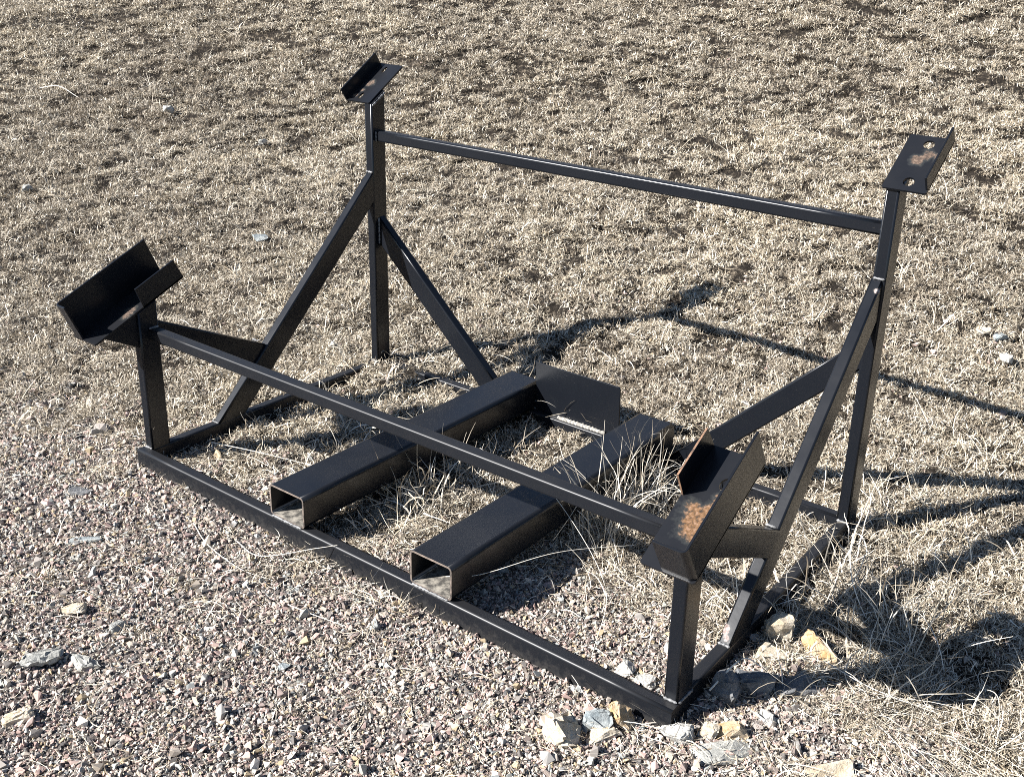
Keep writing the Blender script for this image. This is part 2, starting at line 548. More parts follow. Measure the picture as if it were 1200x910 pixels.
cradle('RL', [(-0.008, 0.180, 0.008, 0.017), (-0.006, 0.031, 0.008, 0.017)], [(-0.018, 0.10, 0, 0.026), (-0.022, 0.06, 0, 0.016), (-0.03, 0.03, 0, .014)], -1, 0.046, 0.0, 0.213)
cradle('RR', [(0.002, 0.178, 0.015, 0.016), (0.002, 0.033, 0.015, 0.016)], [(-0.010, 0.115, 0, 0.026), (0.015, 0.138, 0, 0.028), (0.045, 0.135, 0, 0.028), (0.052, 0.09, 0, 0.014)], 1, 0.042, 0.012, 0.210)
cradle('FL', [], [(0.030, 0.158, 0, 0.030), (0.035, 0.135, 0, 0.025)], -1, 0.122, 0.000, 0.350, inner=(0.191, 0.358, 0.066, 1), ret=0.050)
cradle('FR', [(0.012, 0.243, 0.013, 0.017)], [(0.000, 0.125, 0, 0.055), (0.02, 0.165, 0, 0.045), (0.03, 0.20, 0, 0.035), (-0.015, 0.15, 0, .045)], 1, 0.104, 0.003, 0.330, inner=(0.184, 0.330, 0.068, -1), ret=0.078)
# gusset under the overhanging front cradle on the left
prism('gusset', [(0.030, -0.085, 0.413), (0.030, 0.0325, 0.463), (0.030, 0.0325, 0.350)], (-1, 0, 0), 0.006, M_PAINT, frame, bev=0.001)

# weld beads at the joints that show
for pts in (
    [(XA + 0.001, YF - 0.001, 0.002), (XA + PX, YF - 0.001, 0.002)],
    [(XB + 0.001, YF - 0.001, 0.002), (XB + PX, YF - 0.001, 0.002)],
    [(XD + 0.003, YR - 0.002, 0.001), (XD + PX, YR - 0.002, 0.001)],
    [(XC + 0.003, YR - 0.002, 0.001), (XC + PX, YR - 0.002, 0.001)],
    [(cxa - 0.012, 0.290, 0.001), (cxa + 0.022, 0.290, 0.001)],
    [(cxb - 0.019, 0.290, 0.001), (cxb + 0.014, 0.290, 0.001)],
    [(XC + 0.002, YR - 0.001, 0.750), (XC + PX - 0.002, YR - 0.001, 0.750)],
    [(XD + 0.007, YR - 0.001, 0.750), (XD + PX + 0.003, YR - 0.001, 0.750)],
    [(0.662, 0.002, 0.001), (0.786, 0.002, 0.001)],
    [(1.214, 0.002, 0.001), (1.338, 0.002, 0.001)],
    [(cxb - 0.015, 0.487, 0.243), (cxb + 0.014, 0.487, 0.243)],
    [(cxa - 0.015, 0.487, 0.243), (cxa + 0.014, 0.487, 0.243)],
    [(XA + PX + 0.001, 0.064, 0.408), (XA + PX + 0.001, 0.099, 0.408)],
    [(XC + PX + 0.001, 1.062, 0.861), (XC + PX + 0.001, 1.062, 0.900)],
    [(XD + 0.006, 1.062, 0.861), (XD + 0.006, 1.062, 0.900)],
    [(XB - 0.001, 0.062, 0.371), (XB - 0.001, 0.062, 0.406)],
    [(XC + PX + 0.001, 1.067, 0.475), (XC + PX + 0.001, 1.067, 0.575)],
    [(XD + 0.003, 1.067, 0.475), (XD + 0.003, 1.067, 0.565)],
    [(XC + PX + 0.001, YR + 0.004, 0.992), (XC + PX + 0.001, YR + PY, 1.034)],
    [(XD + PX + 0.008, YR + 0.004, 0.994), (XD + PX + 0.008, YR + PY, 1.036)],
    [(XB + PX + 0.001, YF + 0.004, -0.001), (XB + PX + 0.001, YF + PY, -0.001)],
    [(0.62, 1.068, 0.001), (0.53, 1.068, 0.001)],
):
    weld(frame, pts, 0.0048)

M_SUNLIT_DUST = plain('sunlit_dusty_strip', (0.14, 0.13, 0.115), (0.36, 0.34, 0.30), 60, 0.7)  # sunlight and dust on the back rail's top, painted as a pale colour
lit_strip = weld(frame, [(0.90, 1.083, 0.0), (1.10, 1.083, 0.0)], 0.011)  # bead added as the bright strip of rail top before the stop plate
lit_strip.data.materials[0] = M_SUNLIT_DUST

# ------------------------------------------------------------------ scattering (uncountable ground cover only)
def poly_source(name, V, Fc, material, attr=None, smooth=True):
    me = bpy.data.meshes.new(name)
    V = np.asarray(V, np.float32); Fc = np.asarray(Fc, np.int32)
    k = Fc.shape[1]
    me.vertices.add(len(V)); me.vertices.foreach_set('co', V.ravel())
    me.loops.add(Fc.size); me.loops.foreach_set('vertex_index', Fc.ravel())
    me.polygons.add(len(Fc)); me.polygons.foreach_set('loop_start', np.arange(len(Fc), dtype=np.int32) * k)
    me.update(calc_edges=True)
    me.polygons.foreach_set('use_smooth', [smooth] * len(Fc))
    if attr is not None:
        at = me.attributes.new('shade', 'FLOAT', 'POINT'); at.data.foreach_set('value', np.asarray(attr, np.float32))
    me.materials.append(material)
    return me

def scatter(name, sources, P, rot, scl, vi, tint, material, kind_label):
    """one object: its points carry copies of the source meshes"""
    me = bpy.data.meshes.new(name)
    n = len(P)
    me.vertices.add(n); me.vertices.foreach_set('co', np.asarray(P, np.float32).ravel())
    for nm, tp, dat, key in (('rot', 'FLOAT_VECTOR', rot, 'vector'), ('scl', 'FLOAT_VECTOR', scl, 'vector'), ('vi', 'INT', vi, 'value'), ('tint', 'FLOAT', tint, 'value')):
        at = me.attributes.new(nm, tp, 'POINT')
        at.data.foreach_set(key, np.ascontiguousarray(dat, dtype=np.int32 if tp == 'INT' else np.float32).ravel())
    ob = link(name, me, material)
    ng = bpy.data.node_groups.new(name, 'GeometryNodeTree')
    ng.interface.new_socket('Geometry', in_out='INPUT', socket_type='NodeSocketGeometry')
    ng.interface.new_socket('Geometry', in_out='OUTPUT', socket_type='NodeSocketGeometry')
    N = ng.nodes; L = ng.links
    gi = N.new('NodeGroupInput'); go = N.new('NodeGroupOutput')
    g2i = N.new('GeometryNodeGeometryToInstance')
    for sm in sources:
        so = bpy.data.objects.new(sm.name, sm)
        oi = N.new('GeometryNodeObjectInfo'); oi.inputs['Object'].default_value = so
        L.new(oi.outputs['Geometry'], g2i.inputs[0])
    iop = N.new('GeometryNodeInstanceOnPoints')
    iop.inputs['Pick Instance'].default_value = True
    def na(nm, tp):
        a = N.new('GeometryNodeInputNamedAttribute'); a.data_type = tp; a.inputs['Name'].default_value = nm
        return a.outputs['Attribute']
    e2r = N.new('FunctionNodeEulerToRotation')
    L.new(na('rot', 'FLOAT_VECTOR'), e2r.inputs[0])
    L.new(gi.outputs[0], iop.inputs['Points'])
    L.new(g2i.outputs[0], iop.inputs['Instance'])
    L.new(na('vi', 'INT'), iop.inputs['Instance Index'])
    L.new(e2r.outputs[0], iop.inputs['Rotation'])
    L.new(na('scl', 'FLOAT_VECTOR'), iop.inputs['Scale'])
    L.new(iop.outputs[0], go.inputs[0])
    md = ob.modifiers.new('scatter', 'NODES'); md.node_group = ng
    return tag(ob, kind_label[0], kind_label[1], kind='stuff')

def fan(n, dmin, dmax, power, half=0.76):
    """ground points spread through the sector the camera looks over; areal density falls as distance^-power"""
    e = 2 - power
    u = rng.random(n)
    d = (dmin ** e + u * (dmax ** e - dmin ** e)) ** (1 / e)
    az = math.atan2(F_.y, F_.x) + rng.uniform(-half, half, n)
    return CAM[0] + d * np.cos(az), CAM[1] + d * np.sin(az), d

# footprint of the steel on the ground: nothing sprouts through it
def in_steel(x, y, pad=0.0):
    r = (y > -pad) & (y < 0.036 + pad) & (x > -pad) & (x < W + pad)
    r |= (y > 0) & (y < 1.115) & (np.abs(x - np.interp(y, [0, 1.1], [cxa, cxc])) < 0.018 + pad)
    r |= (y > 0) & (y < 1.115) & (np.abs(x - np.interp(y, [0, 1.1], [cxb, cxd])) < 0.018 + pad)
    r |= (y > 1.066 - pad) & (y < 1.103 + pad) & (x > 0) & (x < W)
    return r
def under_pocket(x, y):
    return (y > -0.01) & (y < 1.14) & (((x > 0.645) & (x < 0.805)) | ((x > 1.198) & (x < 1.357)))

# ---- dry grass material
def straw(name, instanced=True):
    mt, N, L, p = mat(name)
    sh = nd(N, 'ShaderNodeAttribute', attribute_name='shade')
    r = ramp(N, [(0.0, (0.04, 0.031, 0.021)), (0.22, (0.17, 0.136, 0.094)), (0.5, (0.44, 0.38, 0.292)), (0.8, (0.66, 0.605, 0.51)), (1.0, (0.84, 0.79, 0.69))])
    L.new(sh.outputs['Fac'], r.inputs[0])
    col = r.outputs[0]
    if instanced:
        ti = nd(N, 'ShaderNodeAttribute', attribute_name='tint', attribute_type='INSTANCER')
        r2 = ramp(N, [(0.0, (0.64, 0.60, 0.56)), (0.5, (0.97, 0.955, 0.93)), (1.0, (1.17, 1.13, 1.05))])
        L.new(ti.outputs['Fac'], r2.inputs[0])
        mm = nd(N, 'ShaderNodeMix', data_type='RGBA', blend_type='MULTIPLY')
        mm.inputs[0].default_value = 1.0
        L.new(col, mm.inputs[6]); L.new(r2.outputs[0], mm.inputs[7])
        col = mm.outputs[2]
    L.new(col, p.inputs['Base Color'])
    p.inputs['Roughness'].default_value = 0.55
    p.inputs['Specular IOR Level'].default_value = 0.35
    tr = N.new('ShaderNodeBsdfTranslucent'); L.new(col, tr.inputs[0])
    mx = N.new('ShaderNodeMixShader'); mx.inputs[0].default_value = 0.13
    L.new(p.outputs[0], mx.inputs[1]); L.new(tr.outputs[0], mx.inputs[2])
    L.new(mx.outputs[0], N['Material Output'].inputs[0])
    return mt
M_STRAW = straw('dry_straw')
M_STRAW1 = straw('dry_straw_tall', False)

def blades(rs, n, radius, ln, wd, elev, curl, segs=3, base_xy=None):
    """n curved ribbon blades; returns verts, quads, shade"""
    V = []; Q = []; S = []
    for b in range(n):
        if base_xy is None:
            a = rs.uniform(0, 2 * math.pi); rr = radius * math.sqrt(rs.random())
            p = np.array([rr * math.cos(a), rr * math.sin(a), rs.uniform(-0.008, 0.004)])
        else:
            p = np.array([*base_xy[b], 0.0])
        h = rs.uniform(0, 2 * math.pi)
        el = math.radians(rs.uniform(*elev))
        Ln = rs.uniform(*ln); w = rs.uniform(*wd)
        cu = rs.normal(0, 1) * curl; tw = rs.normal(0, 1) * curl * 0.9
        droop = abs(rs.normal(0, 1)) * curl * 1.1
        st = Ln / segs
        s = float(np.clip(rs.choice([0.30, 0.62, 0.82], p=[0.34, 0.40, 0.26]) + rs.normal(0, 0.13), 0, 1))
        roll = rs.uniform(-0.9, 0.9)
        kink = rs.integers(2, segs) if segs >= 6 and rs.random() < 0.4 else -1
        i0 = len(V)
        for k in range(segs + 1):
            if k == kink:
                el -= rs.uniform(0.5, 1.7); h += rs.normal(0, 0.7)
            d = np.array([math.cos(h) * math.cos(el), math.sin(h) * math.cos(el), math.sin(el)])
            sd_ = np.array([-math.sin(h), math.cos(h), 0.0])
            upv = np.cross(d, sd_)
            sd_ = sd_ * math.cos(roll) + upv * math.sin(roll)
            ww = w * (1 - 0.78 * (k / segs) ** 1.6) * 0.5
            V.append(p - sd_ * ww); V.append(p + sd_ * ww)
            S += [s, s]
            p = p + d * st
            h += tw / segs + rs.normal(0, .12); el -= droop / segs - cu * 0.25 / segs; roll += rs.normal(0, .25)
        for k in range(segs):
            a = i0 + 2 * k
            Q.append((a, a + 1, a + 3, a + 2))
    return V, Q, S

turf_src = []
for k in range(9):
    rs = np.random.default_rng(100 + k)
    V, Q, S = blades(rs, 84, 0.052, (0.010, 0.034), (0.0016, 0.0036), (5, 82), 1.8)
    V2, Q2, S2 = blades(rs, 26, 0.055, (0.015, 0.05), (0.0014, 0.003), (-4, 16), 1.0)      # matted litter underneath
    o = len(V)
    V += V2; Q += [tuple(i + o for i in q) for q in Q2]; S += [x * 0.5 for x in S2]
    turf_src.append(poly_source('turf_blades', V, Q, M_STRAW, S))
long_src = []
for k in range(5):
    rs = np.random.default_rng(300 + k)
    V, Q, S = blades(rs, 16, 0.03, (0.07, 0.17), (0.0016, 0.0038), (8, 75), 1.25, segs=6)
    long_src.append(poly_source('loose_blades', V, Q, M_STRAW, np.clip(np.array(S) + 0.14, 0, 1)))

x, y, d = fan(70000, 1.25, 17, 1.05)
g = grassy(x, y)
patch = 0.1 * vnoise(x, y, 2.6, 21) + 0.2 * vnoise(x, y, 8, 22) + 1.3 * vnoise(x, y, 20, 23)           # thin places between the tussocks
keep = rng.random(len(x)) < np.clip(g * (1.02 + 1.2 * patch) + 0.03 * (d < 5), 0, 1)
keep &= ~in_steel(x, y, 0.012)
keep &= ~(under_pocket(x, y) & (rng.random(len(x)) < 0.7))
x, y, d = x[keep], y[keep], d[keep]
n = len(x)
sc = rng.uniform(0.7, 1.25, n) * np.clip(0.78 + 0.065 * d, 0.9, 1.45)
P = np.stack([x, y, ground_z(x, y) - 0.002], -1)
rot = np.stack([rng.normal(0, .18, n), rng.normal(0, .18, n), rng.uniform(0, 6.283, n)], -1)
S3 = np.stack([sc, sc, sc * rng.uniform(0.7, 1.25, n)], -1)
tint = np.clip(0.55 + 0.55 * vnoise(x, y, 1.3, 31) + 0.35 * vnoise(x, y, 5, 32) + rng.normal(0, .2, n), 0, 1)
scatter('dry_grass', turf_src, P, rot, S3, rng.integers(0, len(turf_src), n), tint, M_STRAW, ('short bleached dry grass matted over the bank and between the rails', 'grass'))

# longer, curling dead blades through the turf, thick inside the stand
litter_src = []
for k in range(5):
    rs = np.random.default_rng(330 + k)
    V, Q, S = blades(rs, 7, 0.04, (0.015, 0.07), (0.0010, 0.0024), (0, 14), 1.0, segs=5)
    V = np.array(V); V[:, 2] = np.abs(V[:, 2]) + 0.006
    litter_src.append(poly_source('straw_litter', V, Q, M_STRAW, np.clip(np.array(S) + 0.08, 0, 1)))
x, y, d = fan(34000, 1.3, 5.5, 1.0)
g = grassy(x, y)
keep = rng.random(len(x)) < np.clip(0.06 + 0.9 * g + 0.5 * np.clip(vnoise(x, y, 3, 61) - 0.12, 0, 1), 0, 0.62) * (1 - sstep(0.7, 1.0, g))
keep &= ~in_steel(x, y, 0.02)
x, y = x[keep], y[keep]; n = len(x)
P = np.stack([x, y, ground_z(x, y)], -1)
rot = np.stack([rng.normal(0, .08, n), rng.normal(0, .08, n), rng.uniform(0, 6.283, n)], -1)
sc = rng.uniform(0.7, 1.3, n)
scatter('straw_litter', litter_src, P, rot, np.stack([sc, sc, sc], -1), rng.integers(0, len(litter_src), n), rng.uniform(0.2, 1, n), M_STRAW, ('broken bits of straw strewn over the edge of the gravel', 'straw'))
x, y, d = fan(9000, 1.4, 12, 1.2)
g = grassy(x, y)
ins = sstep(-0.15, 0.05, x) * (1 - sstep(2.2, 2.5, x)) * sstep(0.05, 0.25, y) * (1 - sstep(1.2, 1.5, y))
keep = rng.random(len(x)) < np.clip(g * (0.16 + 0.35 * ins), 0, 1) + 0.012 * (d < 4)
keep &= ~in_steel(x, y, 0.01) & ~under_pocket(x, y)
x, y = x[keep], y[keep]; n = len(x)
P = np.stack([x, y, ground_z(x, y) - 0.002], -1)
rot = np.stack([rng.normal(0, .2, n), rng.normal(0, .2, n), rng.uniform(0, 6.283, n)], -1)
sc = rng.uniform(0.6, 1.1, n)
scatter('loose_dry_grass', long_src, P, rot, np.stack([sc, sc, sc], -1), rng.integers(0, len(long_src), n), rng.uniform(0.3, 1, n), M_STRAW, ('longer curled dead grass blades lying through the turf', 'grass'))

# ---- gravel
def rock_mesh(rs, npts=14, squash=(1, 0.8, 0.6)):
    bm = bmesh.new()
    for k in range(npts):
        v = rs.normal(0, 1, 3); v /= np.linalg.norm(v)
        v *= rs.uniform(0.82, 1.0)
        bm.verts.new((v[0] * squash[0], v[1] * squash[1], v[2] * squash[2]))
    r = bmesh.ops.convex_hull(bm, input=list(bm.verts))
    bmesh.ops.delete(bm, geom=[v for v in bm.verts if not v.link_faces], context='VERTS')
    bmesh.ops.triangulate(bm, faces=bm.faces)
    bm.verts.index_update()
    V = [tuple(v.co) for v in bm.verts]; Fc = [tuple(v.index for v in f.verts) for f in bm.faces]
    bm.free()
    return V, Fc

def pebble_material():
    mt, N, L, p = mat('gravel_stones')
    ti = nd(N, 'ShaderNodeAttribute', attribute_name='tint', attribute_type='INSTANCER')
    pal = [(0.37, 0.285, 0.26), (0.28, 0.275, 0.27), (0.42, 0.37, 0.31), (0.21, 0.17, 0.16), (0.44, 0.345, 0.315), (0.27, 0.29, 0.295), (0.15, 0.125, 0.115), (0.50, 0.455, 0.40),
           (0.31, 0.225, 0.205), (0.33, 0.30, 0.27), (0.37, 0.30, 0.20), (0.56, 0.53, 0.49), (0.10, 0.093, 0.09), (0.31, 0.32, 0.30), (0.40, 0.30, 0.28), (0.21, 0.195, 0.185), (0.36, 0.32, 0.28)]
    pal = [(min(r_ * 1.10, 1), g_ * 1.06, b_ * 1.00) for r_, g_, b_ in pal]
    r = ramp(N, [(i / len(pal), c) for i, c in enumerate(pal)], 'CONSTANT')
    L.new(ti.outputs['Fac'], r.inputs[0])
    tc = N.new('ShaderNodeTexCoord')
    n1 = noise(N, L, tc.outputs['Object'], 140, 3, 0.7)
    v = ramp(N, [(0.3, (0.72, 0.70, 0.68)), (0.7, (1.1, 1.1, 1.1))])
    L.new(n1.outputs[0], v.inputs[0])
    mm = nd(N, 'ShaderNodeMix', data_type='RGBA', blend_type='MULTIPLY'); mm.inputs[0].default_value = 1
    L.new(r.outputs[0], mm.inputs[6]); L.new(v.outputs[0], mm.inputs[7])
    L.new(mm.outputs[2], p.inputs['Base Color'])
    p.inputs['Roughness'].default_value = 0.85
    return mt
M_PEB = pebble_material()
peb_src = []
for k in range(10):
    rs = np.random.default_rng(500 + k)
    V, Fc = rock_mesh(rs, int(rs.integers(8, 11)), (1, rs.uniform(0.6, 0.95), rs.uniform(0.4, 0.7)))
    peb_src.append(poly_source('gravel_piece', V, Fc, M_PEB, smooth=False))
xa_, ya_, da_ = fan(400000, 1.25, 4.6, 1.0)
xb_, yb_, db_ = fan(30000, 4.6, 10, 1.0)
x = np.concatenate([xa_, xb_]); y = np.concatenate([ya_, yb_]); d = np.concatenate([da_, db_])
g = grassy(x, y)
keep = rng.random(len(x)) < np.clip((1 - g ** 1.5) * 1.05 - 0.02, 0.045, 1)
keep &= ~in_steel(x, y, 0.004)
x, y, d = x[keep], y[keep], d[keep]; n = len(x)
sc = 0.0046 * np.exp(rng.normal(0, 0.46, n)) * np.clip(0.7 + 0.12 * d, 1, 1.5)
big = (rng.random(n) < 0.008) & ~in_steel(x, y, 0.03) & ~under_pocket(x, y)
sc = np.where(big, sc * rng.uniform(1.3, 1.9, n), sc)
P = np.stack([x, y, ground_z(x, y) + sc * rng.uniform(-0.25, 0.55, n)], -1)
rot = np.stack([rng.normal(0, .8, n), rng.normal(0, .8, n), rng.uniform(0, 6.283, n)], -1)
scatter('gravel', peb_src, P, rot, np.stack([sc, sc, sc], -1), rng.integers(0, len(peb_src), n), rng.random(n), M_PEB, ('pink, grey and buff crushed gravel in front of the stand', 'gravel'))

# ------------------------------------------------------------------ single stones
def stone_mat(name, ca, cb, scale=22):
    mt, N, L, p = mat(name)
    tc = N.new('ShaderNodeTexCoord'); o = tc.outputs['Object']
    n1 = noise(N, L, o, scale, 5, 0.6)
    r = ramp(N, [(0.38, ca), (0.60, cb)])
    L.new(n1.outputs[0], r.inputs[0])
    n2 = noise(N, L, o, scale * 7, 4, 0.7)
    v = ramp(N, [(0.3, (0.66, 0.65, 0.64)), (0.7, (1.1, 1.1, 1.1))])
    L.new(n2.outputs[0], v.inputs[0])
    mm = nd(N, 'ShaderNodeMix', data_type='RGBA', blend_type='MULTIPLY'); mm.inputs[0].default_value = 1
    L.new(r.outputs[0], mm.inputs[6]); L.new(v.outputs[0], mm.inputs[7])
    L.new(mm.outputs[2], p.inputs['Base Color'])
    p.inputs['Roughness'].default_value = 0.9
    bp = N.new('ShaderNodeBump'); bp.inputs['Strength'].default_value = 0.6; bp.inputs['Distance'].default_value = 0.006
    L.new(n2.outputs[0], bp.inputs['Height']); L.new(bp.outputs[0], p.inputs['Normal'])
    return mt
TAN = stone_mat('tan_stone', (0.44, 0.36, 0.25), (0.52, 0.46, 0.37))
ORANGE = stone_mat('orange_stone', (0.40, 0.25, 0.11), (0.47, 0.38, 0.27))
GREY = stone_mat('grey_stone', (0.26, 0.26, 0.24), (0.38, 0.37, 0.33))
PALE = stone_mat('pale_stone', (0.36, 0.35, 0.32), (0.50, 0.48, 0.44))
DARK = stone_mat('dark_stone', (0.10, 0.105, 0.11), (0.19, 0.19, 0.19))
BLUE = stone_mat('blue_grey_stone', (0.20, 0.23, 0.24), (0.34, 0.36, 0.35))

def stone(name, x, y, sx, sy, sz, rz, seed, mt, label, group=None, sink=0.3, npts=13, tilt=(0, 0), dz=0.0):
    rs = np.random.default_rng(seed)
    if name == 'rock':
        sx, sy, sz, sink = sx * (1.22 if group == NEAR else 1.0), sy * (1.22 if group == NEAR else 1.0), sz * (1.2 if group == NEAR else 0.9), sink + 0.13
    bm = bmesh.new()
    for k in range(npts):
        v = rs.uniform(-1, 1, 3); v /= max(np.abs(v).max(), 1e-3) * rs.uniform(1.0, 1.22)
        bm.verts.new((v[0] * sx / 2, v[1] * sy / 2, v[2] * sz / 2))
    bmesh.ops.convex_hull(bm, input=list(bm.verts))
    bmesh.ops.delete(bm, geom=[v for v in bm.verts if not v.link_faces], context='VERTS')
    bmesh.ops.dissolve_limit(bm, angle_limit=math.radians(14), verts=bm.verts, edges=bm.edges)
    bmesh.ops.bevel(bm, geom=list(bm.edges), offset=min(sx, sy, sz) * 0.07, segments=1, affect='EDGES')
    bmesh.ops.triangulate(bm, faces=bm.faces)
    bmesh.ops.subdivide_edges(bm, edges=bm.edges, cuts=1, use_grid_fill=True)
    j = min(sx, sy, sz) * 0.035
    for v in bm.verts:
        v.co += Vector(rs.normal(0, j, 3))
    me = bpy.data.meshes.new(name)
    bm.to_mesh(me); bm.free()
    ob = link(name, me, mt)
    ob.location = (x, y, gz(x, y) + sz * (0.5 - sink) + dz)
    ob.rotation_euler = (tilt[0], tilt[1], rz)
    return tag(ob, label, 'stone', group)

NEAR = 'stones round the near corner of the stand'
stone('rock', 1.823, -0.165, 0.075, 0.085, 0.10, 0.6, 1, TAN, 'upright tan block in the gravel, largest stone in front of the near corner', NEAR, 0.28)
stone('rock', 1.862, -0.085, 0.055, 0.05, 0.06, 0.3, 2, BLUE, 'small blue-grey stone between the tan block and the front rail', NEAR, 0.25)
stone('rock', 1.905, -0.045, 0.045, 0.05, 0.07, 1.0, 3, ORANGE, 'rusty orange chunk leaning on the front rail near its right end', NEAR, 0.25)
stone('rock', 1.882, -0.120, 0.09, 0.045, 0.035, 0.9, 4, TAN, 'flat buff stone lying just right of the tan block', NEAR, 0.4)
stone('rock', 2.045, 0.175, 0.06, 0.075, 0.085, 0.2, 5, DARK, 'dark grey block standing beside the foot of the near front post', NEAR, 0.2)
stone('rock', 2.085, 0.245, 0.085, 0.07, 0.07, 0.8, 6, DARK, 'dark block in the shade right of the near post, by the side rail', NEAR, 0.3)
stone('rock', 2.165, 0.30, 0.10, 0.075, 0.06, 0.5, 7, DARK, 'dark flat stone in the shade, rightmost of the dark blocks', NEAR, 0.35)
stone('rock', 2.035, 0.465, 0.06, 0.055, 0.095, 0.5, 8, TAN, 'pointed tan stone standing against the near side rail', NEAR, 0.25, tilt=(0.2, 0.1))
stone('rock', 2.14, 0.46, 0.105, 0.065, 0.055, -0.5, 9, ORANGE, 'orange-tan slab lying furthest right of the stone pile', NEAR, 0.25, tilt=(0.2, 0.15))
stone('rock', 2.055, 0.375, 0.085, 0.06, 0.045, 0.6, 10, TAN, 'rounded beige stone in the middle of the sunlit stone pile', NEAR, 0.3)
stone('rock', 2.105, 0.075, 0.075, 0.05, 0.05, 0.8, 11, ORANGE, 'orange-brown stone in front of the near front post', NEAR, 0.3)
stone('rock', 2.135, 0.015, 0.15, 0.06, 0.035, 0.75, 12, GREY, 'long flat grey slab in front of the near corner', NEAR, 0.35)
stone('rock', 2.025, -0.012, 0.07, 0.045, 0.045, 0.7, 13, PALE, 'pale grey stone at the end of the front rail', NEAR, 0.3)
stone('rock', 2.075, 0.045, 0.04, 0.03, 0.05, 0.2, 14, TAN, 'small pointed buff stone right of the rail end', NEAR, 0.3)
stone('rock', 1.812, 0.118, 0.075, 0.05, 0.035, 0.6, 15, PALE, 'pale stone inside the stand behind the front rail, left of the near post', NEAR, 0.3)
stone('rock', 1.872, 0.105, 0.05, 0.035, 0.028, 0.4, 16, PALE, 'small whitish stone inside the stand next to the near post', NEAR, 0.3)
stone('rock', 2.155, 0.165, 0.04, 0.032, 0.03, 0.1, 17, PALE, 'small white stone at the edge of the shade right of the near post', NEAR, 0.3)
stone('rock', 2.34, 0.09, 0.10, 0.06, 0.05, 0.7, 18, TAN, 'pinkish buff stone at the bottom edge below the dead grass', NEAR, 0.4)
LEFT = 'stones in the left gravel'
stone('rock', 0.705, -0.745, 0.10, 0.075, 0.065, 0.9, 21, GREY, 'large angular grey-green rock in the left gravel', LEFT, 0.25)
stone('rock', 0.795, -0.690, 0.10, 0.05, 0.045, 0.3, 22, GREY, 'wedge-shaped grey rock right of the large angular rock', LEFT, 0.25)
stone('rock', 0.575, -0.585, 0.07, 0.05, 0.045, 0.8, 23, TAN, 'cream rock at the top of the group of stones in the left gravel', LEFT, 0.3)
stone('rock', 0.855, -0.885, 0.075, 0.05, 0.055, 1.1, 24, TAN, 'pale tan rock lowest on the left edge', LEFT, 0.3)
stone('rock', 0.735, -0.555, 0.055, 0.045, 0.04, 0.2, 25, GREY, 'small upright grey stone right of the cream rock', LEFT, 0.3)
stone('rock', 0.02, -0.225, 0.085, 0.05, 0.045, 0.6, 26, DARK, 'dark stone lying alone left of the front rail end', LEFT, 0.3)
stone('slate', 0.285, -0.375, 0.115, 0.026, 0.014, 0.95, 27, BLUE, 'thin blue-grey splinter of slate on the left gravel', LEFT, 0.1, tilt=(0.15, 0))
stone('rock', 1.17, -0.40, 0.03, 0.026, 0.02, 0.3, 28, BLUE, 'small dark blue pebble alone in the middle of the gravel', LEFT, 0.2)
BANK = 'pale stones on the grassy bank'
def on_bank(u, v):
    """walk the sight line to the ground"""
    dr = np.array(F_) + np.array(R_) * (u - 613.58) / 1288.3 - np.array(U_) * (v - 400.14) / 1288.3
    t = 1.0
    for k in range(4000):
        p = CAM + dr * t
        if p[2] < gz(p[0], p[1]):
            break
        t += 0.005
    return p[0], p[1]
for (u, v, sx, sy, sz, mt, lab) in (
    (1152, 394, 0.085, 0.055, 0.05, TAN, 'left of two pale flat stones on the bank right of the rear post'),
    (1170, 402, 0.09, 0.06, 0.05, BLUE, 'right of two pale flat stones on the bank right of the rear post'),
    (305, 284, 0.10, 0.07, 0.055, BLUE, 'pale bluish stone in the grass left of the tall left post'),
    (197, 136, 0.09, 0.08, 0.09, PALE, 'white lump of stone on the bank at upper left'),
    (308, 172, 0.06, 0.05, 0.05, PALE, 'small whitish stone on the bank left of the tall left post'),
    (1180, 428, 0.08, 0.06, 0.05, PALE, 'pale stone beside the bar shadow at the right edge'),
    (33, 226, 0.08, 0.06, 0.06, GREY, 'grey stone with a dark shaded side at the left edge of the bank'),
):
    bx, by = on_bank(u, v)
    stone('bank_stone', bx, by, sx * 0.8, sy * 0.8, sz * 0.7, random.uniform(0, 3), int(u), mt, lab, BANK, 0.15, dz=0.012)

# ------------------------------------------------------------------ clumps of taller dead grass
def clump(x, y, n, spread, ln, elev, curl, seed, label, lean=None, wd=(0.0014, 0.0034)):
    rs = np.random.default_rng(seed)
    base = rs.normal(0, spread, (n, 2))
    V, Q, S = blades(rs, n, 0, ln, wd, elev, curl, segs=8, base_xy=base)
    V = np.array(V)
    if lean is not None:
        hgt = np.clip(V[:, 2], 0, None)
        V[:, 0] += hgt * lean[0]; V[:, 1] += hgt * lean[1]
    X = V[:, 0] + x; Y = V[:, 1] + y
    zg = ground_z(X, Y)
    V[:, 2] = np.maximum(V[:, 2] + gz(x, y), zg + 0.003) - gz(x, y)
    me = poly_source('dry_grass_clump', V, Q, M_STRAW1, np.clip(np.array(S) * 0.9 + 0.10, 0, 1))
    ob = bpy.data.objects.new('dry_grass_clump', me)
    COL.objects.link(ob)
    ob.location = (x, y, gz(x, y) - 0.003)
    return tag(ob, label, 'grass clump', 'clumps of taller dead grass')

